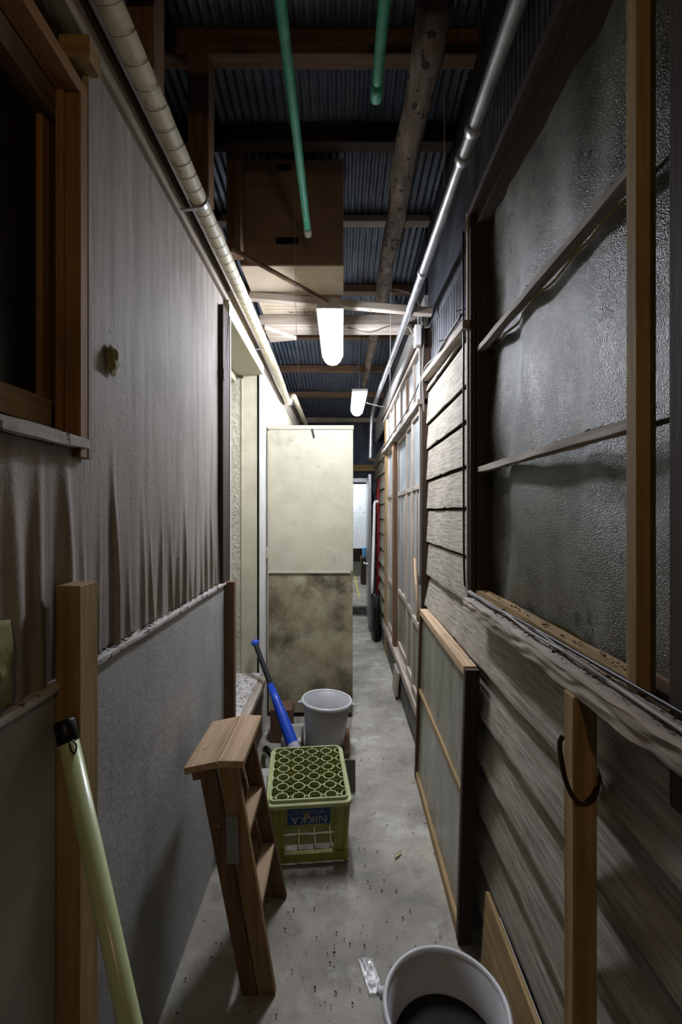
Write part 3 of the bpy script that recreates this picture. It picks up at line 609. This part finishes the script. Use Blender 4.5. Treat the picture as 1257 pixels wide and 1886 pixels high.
b = box(-.335, -.325, 2.53, 2.74, .0, .12); box(-.235, -.225, 2.53, 2.74, 0, .12, b); box(-.335, -.225, 2.73, 2.74, 0, .12, b); box(-.335, -.225, 2.53, 2.54, 0, .12, b); box(-.335, -.225, 2.53, 2.74, 0, .04, b)
obj('basket_body', b, 'white', tr, bevel=.003)
obj('basket_rim', tube([(-.330, 2.535, .122), (-.330, 2.735, .122), (-.230, 2.735, .122), (-.230, 2.535, .122), (-.330, 2.535, .122)], .007, 8), 'white', tr)
tb = thing('wooden_stand', (-.03, 2.68, 0), 'low red-brown wooden stand under the upright bucket', 'stand')
obj('stand_top', box(-.18, .052, 2.53, 2.82, .045, .062), 'brown_y', tb, bevel=.002)
for yy in (2.55, 2.77): obj('stand_foot', box(-.17, .045, yy, yy+.03, 0, .045), 'brown_x', tb)
obj('cover_lid', bar((.022, 2.27, .0), (.022, 2.285, .160), .10, .012, (0, 1, 0)), 'cable_grey', None, 'dark grey lid behind the right corner of the crate', 'lid', bevel=.005)

# blue bat
p0 = Vector((-.20, 2.39, .034)); p1 = Vector((-.537, 2.82, .60)); L_ = (p1-p0).length; T = axisM(p0, p1)
bt = thing('baseball_bat', p0, 'worn blue bat with a black grip leaning between doorway and cabinet', 'bat')
obj('barrel', lathe([(0, 0), (.026, .002), (.032, .012), (.0335, .06), (.033, .2), (.030, .30), (.024, .40), (.017, .50), (.0145, L_-.30)], T, 28), 'bat', bt, smooth=True)
obj('worn_band', lathe([(.0338, .03), (.0345, .06), (.0342, .12), (.0338, .15)], T, 28), 'bat_worn', bt, smooth=True, label='scuffed pale band near the barrel end')
obj('grip', lathe([(.0145, L_-.30), (.0165, L_-.29), (.0155, L_-.15), (.0160, L_-.03)], T, 20), 'grip', bt, smooth=True)
bm = new_bm()
for k in range(16):
    for a in (-1.9, -1.2, 1.2, 2.4): bm_ = bmesh.ops.create_icosphere(bm, subdivisions=1, radius=.0022, matrix=T @ Matrix.Translation((.0162*math.cos(a+.1*k), .0162*math.sin(a+.1*k), L_-.28+k*.016)))
obj('grip_dots', bm, 'grip_dot', bt, kind='stuff')
obj('knob', lathe([(.016, L_-.03), (.024, L_-.02), (.0255, L_-.008), (.020, L_), (0, L_+.001)], T, 24), 'bat', bt, smooth=True)

# buckets
def bucket(name, base, tilt, az, lb, muck):
    t = thing(name, base, lb, 'bucket', 'grey plastic buckets'); T = Matrix.Translation(base) @ Matrix.Rotation(az, 4, 'Z') @ Matrix.Rotation(tilt, 4, 'Y')
    obj('bucket_body', lathe([(0, .004), (.100, .004), (.103, .0), (.106, .004), (.120, .12), (.138, .255), (.134, .255), (.116, .12), (.101, .012), (0, .012)], T, 64), 'bucket', t, smooth=True)
    obj('bucket_rim', lathe([(.136, .246), (.144, .244), (.1475, .250), (.1475, .258), (.143, .265), (.137, .264), (.134, .256), (.136, .246)], T, 64), 'rim', t, smooth=True)
    for s in (-1, 1):
        e = obj('handle_ear', lathe([(0, .0), (.013, .0), (.013, .012), (.007, .014), (.007, .022), (0, .022)], T @ Matrix.Translation((s*.143, 0, .235)) @ Matrix.Rotation(s*R(90), 4, 'Y'), 16), 'rim', t, smooth=True)
    hp = []
    for k in range(17):
        a = math.pi*k/16; hp.append(T @ Vector((.152*math.cos(a), -.148*math.sin(a)*1.0, .232-.10*math.sin(a))))
    obj('wire_handle', tube(hp, .002, 8), 'galv', t, smooth=True)
    if muck: obj('muck', lathe([(0, .172), (.06, .168), (.124, .160)], T, 40), 'dirt', t, smooth=True, label='dark dirt lying in the bucket')
bucket('plastic_bucket', (.243, 1.05, 0.0), R(0), R(160), 'grey plastic bucket at the bottom edge with dark dirt inside', True)
bucket('plastic_bucket', (-.095, 2.62, .062), R(-3), R(180), 'empty pale grey bucket standing behind the crate before the cabinet', False)

# ------------------------------------------------------------------ crate, upside down
cr = thing('bottle_crate', (-.126, 2.0, 0), 'upturned yellow-green bottle crate with blue NIKKA label', 'crate')
CX, CY = -.126, 2.0
cr.location.x -= .020; cr.location.y += .004; cr.rotation_euler.z = R(5.5)
def crx(z): return .149+.0165*z/.26
def cry(z): return .195+.0155*z/.26
def wall_ring(bm, segs, thick=.011):
    """segs: list of (side, u0, u1, z0, z1) plates on the tapered box"""
    for side, u0, u1, z0, z1 in segs:
        pts = []
        for z in (z0, z1):
            for u in (u0, u1):
                for t in (0, thick):
                    hx, hy = crx(z)-t, cry(z)-t
                    if side == 'f': p = (CX+u*crx(z), CY-hy, z)
                    elif side == 'b': p = (CX+u*crx(z), CY+hy, z)
                    elif side == 'l': p = (CX-hx, CY+u*cry(z), z)
                    else: p = (CX+hx, CY+u*cry(z), z)
                    pts.append(bm.verts.new(p))
        for f in ((0,2,3,1), (4,5,7,6), (0,1,5,4), (2,6,7,3), (0,4,6,2), (1,3,7,5)): bm.faces.new([pts[i] for i in f])
bm = new_bm()
for s in 'fb': wall_ring(bm, [(s, -.99, -.64, .015, .245), (s, .64, .99, .015, .245), (s, -.64, .64, .15, .245), (s, -.64, .64, .015, .052)])
for s in 'lr': wall_ring(bm, [(s, -.99, -.6, .015, .245), (s, .6, .99, .015, .245), (s, -.6, .6, .15, .245), (s, -.6, .6, .015, .052)])
obj('crate_wall', bm, 'crate', cr, bevel=.003)
bm = new_bm()
for s in 'fb':
    for u in (-.93, .93, -.66, .66): wall_ring(bm, [(s, u-.035, u+.035, .045, .24)], -.006)
for s in 'fblr': wall_ring(bm, [(s, -1.02, 1.02, .012, .05)], -.006)
obj('crate_rib', bm, 'crate', cr, bevel=.003)
def rrect(hx, hy, r, z, n=8):
    out = []
    for cx_, cy_, a0 in ((hx-r, hy-r, 0), (-hx+r, hy-r, 90), (-hx+r, -hy+r, 180), (hx-r, -hy+r, 270)):
        for k in range(n+1):
            a = R(a0+90*k/n); out.append(Vector((CX+cx_+r*math.cos(a), CY+cy_+r*math.sin(a), z)))
    return out
def loft(loops, bm=None, closed=True):
    bm = bm or new_bm(); vs = [[bm.verts.new(p) for p in l] for l in loops]; n = len(vs[0])
    pairs = list(zip(vs, vs[1:]))+([(vs[-1], vs[0])] if closed else [])
    for a, b in pairs:
        for k in range(n): bm.faces.new((a[k], a[(k+1) % n], b[(k+1) % n], b[k]))
    return bm
obj('crate_rim', loft([rrect(.172, .217, .028, .236), rrect(.172, .217, .028, .249), rrect(.168, .213, .025, .252), rrect(.152, .197, .018, .252), rrect(.152, .197, .018, .236)]), 'crate_rim', cr)
bm = loft([rrect(.158, .203, .022, .245), rrect(.158, .203, .022, .264), rrect(.1535, .1985, .019, .266), rrect(.150, .195, .017, .264), rrect(.150, .195, .017, .245)])
gx = [-.13-.065+.0, -.097-.0325+.0, 0]
xs = [CX-.172+.0655*k for k in range(6)]; ys = [1.821+.067*k for k in range(7)]
def ring(bm, cx_, cy_, r, z0, z1, th=.0022, seg=24):
    def inside(x, y): return abs(x-CX) < .152 and abs(y-CY) < .197
    rr = [[(cx_+q*math.cos(2*math.pi*k/seg), cy_+q*math.sin(2*math.pi*k/seg)) for k in range(seg)] for q in (r-th, r+th)]
    for k in range(seg):
        k2 = (k+1) % seg; a, b_, c_, d_ = rr[0][k], rr[0][k2], rr[1][k2], rr[1][k]
        if not (inside(*c_) and inside(*d_)): continue
        V = [bm.verts.new((*p, z)) for z in (z0, z1) for p in (a, b_, c_, d_)]
        for f in ((3,2,1,0), (4,5,6,7), (0,1,5,4), (2,3,7,6)): bm.faces.new([V[i] for i in f])
b2 = new_bm()
for x in xs:
    for y in ys:
        ring(bm, x, y, .0245, .246, .2635)
        for (dx, dy) in ((1, 0), (0, 1)):
            x0, x1 = (x+.025, x+.040) if dx else (x-.0018, x+.0018)
            y0, y1 = (y+.025, y+.0385) if dy else (y-.0018, y+.0018)
            if x1 < CX+.152 and y1 < CY+.197 and x0 > CX-.152 and y0 > CY-.197: box(x0, x1, y0, y1, .250, .263, bm)
        ring(b2, x+.0327, y+.0335, .0265, .232, .247, .0018)
obj('bottle_grid', bm, 'crate_rim', cr, label='pale green lattice of bottle rings')
for yy in ys[:-1]: box(CX-.15, CX+.15, yy+.0325, yy+.0345, .215, .243, b2)
for xx in xs[:-1]: box(max(xx+.032, CX-.150), max(xx+.034, CX-.148), CY-.195, CY+.195, .215, .243, b2)
obj('under_grid', b2, 'crate', cr)
b3 = new_bm()
for yy in ys[1:-1]: box(CX-.140, CX+.140, yy, yy+.002, .02, .06, b3)
for xx in xs[1:-1]: box(xx+.0, xx+.002, CY-.185, CY+.185, .02, .06, b3)
obj('bottle_divider', b3, 'crate_rim', cr)
# label plate on the front
fy = lambda z: CY-cry(z)-.0012
bm = new_bm()
for (x0, x1, z0, z1) in ((CX-.085, CX+.083, .166, .236),):
    V = [bm.verts.new(p) for p in ((x0, fy(z0), z0), (x1, fy(z0), z0), (x1, fy(z1), z1), (x0, fy(z1), z1), (x0, fy(z0)+.002, z0), (x1, fy(z0)+.002, z0), (x1, fy(z1)+.002, z1), (x0, fy(z1)+.002, z1))]
    for f in ((0,1,2,3), (7,6,5,4), (0,4,5,1), (1,5,6,2), (2,6,7,3), (3,7,4,0)): bm.faces.new([V[i] for i in f])
lbp = obj('label_plate', bm, 'blue_label', cr)
TT = lambda x, z, sx=1: Matrix.Translation((x, fy(z)-.0006, z)) @ Matrix.Rotation(R(-3.4), 4, 'X') @ Matrix.Rotation(R(90), 4, 'X') @ Matrix.Rotation(R(180), 4, 'Z') @ Matrix.Diagonal((sx, 1, 1, 1))
add_text('lettering', 'NIKKA', .043, TT(CX, .188, 1.12), 'label_text', lbp)
add_text('small_lettering', 'TEL  K A K A O - 8 - 2261', .0105, TT(CX, .220, 1.0), 'label_text', lbp)
obj('label_rule', box(CX-.082, CX+.080, fy(.211)-.0006, fy(.211)+.001, .2105, .2115), 'label_text', lbp)
b = new_bm(); vv = [b.verts.new((CX-.008+rr*math.cos(a), fy(.2)-.0022, .200+rr*math.sin(a))) for k in range(14) for a in [2*math.pi*k/14] for rr in [random.uniform(.008, .018)]]
b.faces.new(vv); obj('scuff_mark', b, 'scuff', lbp)

# ------------------------------------------------------------------ folded step ladder
ld = thing('step_ladder', (-.24, 1.5, 0), 'small folded pine step ladder leaning on the left wall', 'ladder')
nb, nt_ = 1.318, 1.292; fb, ft = 1.672, 1.540
def rail(xb0, xb1, xt0, xt1, yb, yt, zt, th):
    bm = new_bm(); V = []
    for (xa, xb, y, z) in ((xb0, xb1, yb, .0), (xt0, xt1, yt, zt)):
        for yy in (y, y+th):
            for xx in (xa, xb): V.append(bm.verts.new((xx, yy, z)))
    for f in ((0,1,3,2), (4,6,7,5), (0,4,5,1), (2,3,7,6), (0,2,6,4), (1,5,7,3)): bm.faces.new([V[i] for i in f])
    return bm
obj('rail', rail(-.288, -.242, -.405, -.357, nb, nt_, .665, .022), 'brown_z', ld, bevel=.002)
obj('rail', rail(-.240, -.190, -.352, -.296, nb, nt_, .682, .022), 'tan_z', ld, bevel=.002)
obj('rail', rail(-.292, -.246, -.405, -.360, fb-.022, ft-.022, .665, .022), 'brown_z', ld, bevel=.002)
obj('rail', rail(-.244, -.228+.03, -.352, -.300, fb-.022, ft-.022, .682, .022), 'brown_z', ld, bevel=.002)
def xr(z, a, b): return a+(b-a)*z/.682
for z, y0, y1 in ((.45, 1.322, 1.567), (.225, 1.332, 1.61)):
    obj('tread', bar((xr(z, -.222, -.328), y0, z), (xr(z, -.222, -.328), y1, z), .044, .02), 'pine_y', ld, bevel=.002)
    obj('back_rung', bar((xr(z, -.265, -.381), y0, z+.03), (xr(z, -.265, -.381), y1, z+.03), .03, .02), 'brown_y', ld, bevel=.002)
# top boards
a0 = P(346, 1412, 1.29); a1 = P(397, 1398, 1.28)
obj('top_board', bar((-.393, 1.272, .683), (-.393, 1.558, .683), .094, .02, (-.20, 0, 1)), 'pine_y', ld, bevel=.002)
obj('top_board', bar((-.309, 1.272, .694), (-.309, 1.562, .694), .072, .02, (.02, 0, 1)), 'pine_y', ld, bevel=.002)
obj('head_block', bar((-.405, 1.30, .655), (-.405, 1.53, .655), .045, .04, (-.2, 0, 1)), 'brown_y', ld, bevel=.002)
obj('hinge_plate', rail(-.272+.0, -.240, -.306-.022, -.298, 1.3075, 1.3060, .3, .002) if False else bar((-.309, 1.2995, .395), (-.311, 1.2935, .535), .035, .003, (0, 1, 0)), 'plate', ld, bevel=.001)
for (px_, py_) in ((429, 1512), (403, 1521), (428, 1588)):
    b = new_bm(); bmesh.ops.create_icosphere(b, subdivisions=2, radius=.0045, matrix=Matrix.Translation(P(px_, py_, 1.296))); obj('screw', b, 'galv', ld)

# ------------------------------------------------------------------ leaning framed panel on the right
lp = thing('glazed_panel', (.40, 1.94, 0), 'low wooden framed pane leaning against the right wall near the plank siding', 'panel')
def lean(bm): # local: x thickness (0 = alley face), y, z height; leans outwards to +x with height
    for v in bm.verts:
        x, y, z = v.co; t = (y-1.47)/.94
        v.co = Vector((.378+.010*t+x+z*.029, y, z))
    return bm
obj('stile', lean(box(0, .046, 1.47, 1.498, 0, .888)), 'dark_z', lp, bevel=.002)
obj('stile', lean(box(0, .040, 2.385, 2.413, 0, .888)), 'brown_z', lp, bevel=.002)
obj('rail', lean(box(0, .044, 1.498, 2.385, .862, .892)), 'pine_y', lp, bevel=.002)
obj('rail', lean(box(.002, .03, 1.498, 2.385, .0, .04)), 'tan_y', lp, bevel=.002)
obj('rail', lean(box(.006, .026, 1.498, 2.385, .455, .475)), 'tan_y', lp, bevel=.002)
obj('pane', lean(pane(1.498, 2.385, .04, .862, .016, .004)), 'panel_glass', lp, smooth=True)
# ------------------------------------------------------------------ boards by the near bucket
b = new_bm(); pts = [(.36, 1.30, 0), (.385, 1.405, .17), (.392, .93, .24), (.36, .85, 0)]
V = [b.verts.new(p) for p in pts]+[b.verts.new((x+.014, y, z)) for x, y, z in pts]
for f in ((0,1,2,3), (7,6,5,4), (0,4,5,1), (1,5,6,2), (2,6,7,3), (3,7,4,0)): b.faces.new([V[i] for i in f])
PB = bar((.405, 1.06, .0), (.425, 1.06, .30), .012, .52, (0, 1, 0)); b.free()
obj('plywood_offcut', PB, 'tan_y', None, 'brown plywood offcut leaning on the siding behind the near bucket', 'board', bevel=.001)
obj('white_board', bar((.428, 1.02, .0), (.441, 1.02, .27), .006, .50, (0, 1, 0)), 'white', None, 'thin white-edged board sandwiched behind the plywood offcut', 'board')

# ------------------------------------------------------------------ pale green pole
gp = thing('enamelled_pole', (-.12, .52, 0), 'pale green metal pole with black cap leaning in the lower left', 'pole')
a = P(118, 1326, .775); d_ = (P(240, 1886, .675)-a).normalized(); e = a+d_*((0-a.z)/d_.z); T = axisM(a, e); LL = (e-a).length
obj('pole_shaft', lathe([(0, .02), (.0155, .02), (.0158, LL*.5), (.016, LL-.01), (0, LL-.01)], T, 32), 'lime', gp, smooth=True)
obj('end_cap', lathe([(0, 0), (.014, 0), (.0168, .004), (.0168, .036), (.0160, .037)], T, 32), 'black', gp, smooth=True)
obj('hang_loop', tube(curve([P(128, 1350, .755), P(128, 1372, .750), P(136, 1388, .748), P(141, 1374, .752), P(133, 1362, .755)], 6), .0014, 6), 'black', gp)

# ------------------------------------------------------------------ far end bits on the right
obj('red_pipe', tube(curve([(.44, 5.4, 0.35), (.44, 5.4, 1.2), (.442, 5.4, 1.60), (.452, 5.4, 1.80)], 6), .022, 12), 'red', None, 'red painted pipe standing at the far end of the right wall', 'pipe', smooth=True)
obj('white_pole', tube(curve([(.335, 4.9, .52), (.375, 5.15, 1.3), (.385, 5.2, 1.50), (.43, 5.2, 1.52)], 5), .016, 12), 'white', None, 'white pole leaning beside the red pipe at the far end', 'pole', smooth=True)
def bag(u, v):
    a = 2*math.pi*u; z = .50*v; r = (.062+.018*noise.noise(Vector((math.cos(a)*2, math.sin(a)*2, z*7))))*(1-.25*v**3)*(.3 if v > .98 else 1)
    return (.388+r*math.cos(a)*.8, 5.02+2*r*math.sin(a), z)
obj('rubbish_bag', grid(28, 30, bag), 'black', None, 'black rubbish bag slumped beside the open metal door', 'bag', smooth=True)
obj('perforated_panel', box(-.9, .56, 9.0, 9.02, .68, 1.95), 'speckle', None, 'white speckled hanging panel in the room beyond the far door', 'panel')
for x in (-.8, .5): obj('panel_hanger', tube([(x, 9.01, 1.95), (x, 9.01, 2.92)], .006, 6), 'alu', None, 'thin rod holding up the %s end of the speckled panel' % ('left' if x < 0 else 'right'), 'rod')
obj('floor_line', box(.27, .29, 6.9, 9.6, .1, .1015), 'yellow', None, 'yellow line painted on the floor of the far room', 'line')
obj('storage_shelf', box(.36, .70, 8.15, 8.55, .1, .58), 'dark_x', None, 'low dark cupboard in the room beyond the far door', 'cupboard', bevel=.01)
obj('storage_bin', box(.40, .62, 8.2, 8.5, .58, .76), 'bluep', None, 'light blue bin on the low cupboard in the room beyond the far door', 'bin', bevel=.02)
obj('curb_board', bar((.415, 3.50, .02), (.43, 3.50, .20), .02, .22, (0, 1, 0)), 'grey_z', None, 'small grey board propped against the foot of the glass doors', 'board', bevel=.003)
obj('bamboo_stick', tube([(.425, 2.50, .80), (.445, 2.74, 1.12)], .009, 10), 'pine_z', None, 'short yellow bamboo stick leaning on the glass doors', 'stick', smooth=True)
# ------------------------------------------------------------------ small stuff on walls and floor
def blob(fn, n=20): return grid(n, n, fn)
def foam(u, v):
    a = 2*math.pi*u; r = v; q = noise.noise(Vector((math.cos(a)*2*r, math.sin(a)*2*r, 4)))
    return (-.507+.013*(1-r*r)+.008*q*(1-r), 1.005+.022*r*math.cos(a)*(1+.3*q), 1.735+.036*r*math.sin(a)*(1+.3*q))
obj('foam_plug', blob(foam), 'foam', None, 'crusty yellowed foam plug in a hole of the left wall', 'foam', smooth=True)
def crust(u, v):
    a = 2*math.pi*u; z = 1.105+.135*v; q = noise.noise(Vector((math.cos(a), math.sin(a), z*28)))
    s = 1 if 0 < v < 1 else .2
    return (-.510+(.016+.010*q)*math.cos(a)*s, .655+.045*math.sin(a)*s, z)
obj('crusted_block', grid(24, 24, crust), 'crust', None, 'crusty pale block on the ledge at the left picture edge', 'block', smooth=True)
def chips(name, spots, lb, cat='debris', m_='chips', s0=.0025, s1=.007):
    bm = new_bm()
    for (x, y, z) in spots:
        s = random.uniform(s0, s1); c_ = Vector((x, y, z))
        a = random.uniform(0, 6.28); u = Vector((math.cos(a), math.sin(a), random.uniform(-.2, .2)))*s; v = Vector((-math.sin(a), math.cos(a), random.uniform(-.3, .6)))*s*.5
        q = [bm.verts.new(c_+t+Vector((0, 0, .001+dz))) for t, dz in ((u, 0), (v, s*.3), (-u, 0), (-v, s*.2))]; bm.faces.new(q)
        bm.faces.new([bm.verts.new(w_.co-Vector((0, 0, .0012))) for w_ in q[::-1]])
    return obj(name, bm, m_, None, lb, cat, kind='stuff')
rnd = random.uniform
chips('leaf_debris', [(rnd(-.518, -.495), rnd(.9, 1.95), 1.105) for _ in range(170)], 'dark crumbs of dead leaf scattered along the left wall ledge')
chips('floor_debris', [(rnd(-.1, .4)if rnd(0,1) > .3 else rnd(-.48, -.1), 1.0+3.2*rnd(0, 1)**1.6, .004) for _ in range(420)], 'dark leaf crumbs and grit scattered over the concrete floor', s0=.0015, s1=.006)
chips('window_debris', [(rnd(.482, .50), rnd(.75, 1.58), zz) for zz in (1.13, 1.5575, 1.982) for _ in range(45)], 'leaf crumbs caught on the glazing bars of the big window', s0=.002, s1=.006)
chips('sill_debris', [(rnd(.425, .485), rnd(.1, 1.5), 1.117) for _ in range(220)], 'dust and crumbs lying along the weathered sill beam', s0=.002, s1=.007)
for (px_, py_, s, r0) in ((733, 1577, .024, .7), (762, 1440, .016, .3)):
    y = F*H/(py_-943); x = (px_-628.5)*y/F
    obj('dry_leaf', grid(8, 4, lambda u, v: (x+s*(u-.5)*2*math.cos(r0)-s*.28*math.sin(math.pi*u)*(v-.5)*2*math.sin(r0), y+s*(u-.5)*2*math.sin(r0)*1.3+s*.28*math.sin(math.pi*u)*(v-.5)*2*math.cos(r0), .006+.003*abs(v-.5)*2)), 'leaf', None, 'narrow curled dry leaf on the bare floor right of the crate' if s > .02 else 'tiny dry leaf at the foot of the leaning panel', 'leaf', smooth=True)
M['wrapper'] = mat('clear_wrapper', ['#c8ccd0', '#dfe2e6'], ns=30, rough=.12, bump=.8, bdist=.01, spec=.8, trans=.6)
wy = F*H/(1800-943); wx = (683-628.5)*wy/F
obj('plastic_wrapper', grid(14, 20, lambda u, v: (wx+.022*(u-.5)*2+.014*(v-.5)*-2, wy+.052*(v-.5)*2, .008+.006*noise.noise(Vector((u*4, v*6, 1))))), 'wrapper', None, 'crumpled clear plastic wrapper on the floor by the near bucket', 'wrapper', smooth=True)
obj('peeled_patch', bar((-.4975, 1.998, 1.1), (-.4975, 1.998, 1.45), .001, .014, (0, 1, 0)), 'cable_pale', d1, label='pale patch of peeled paint')
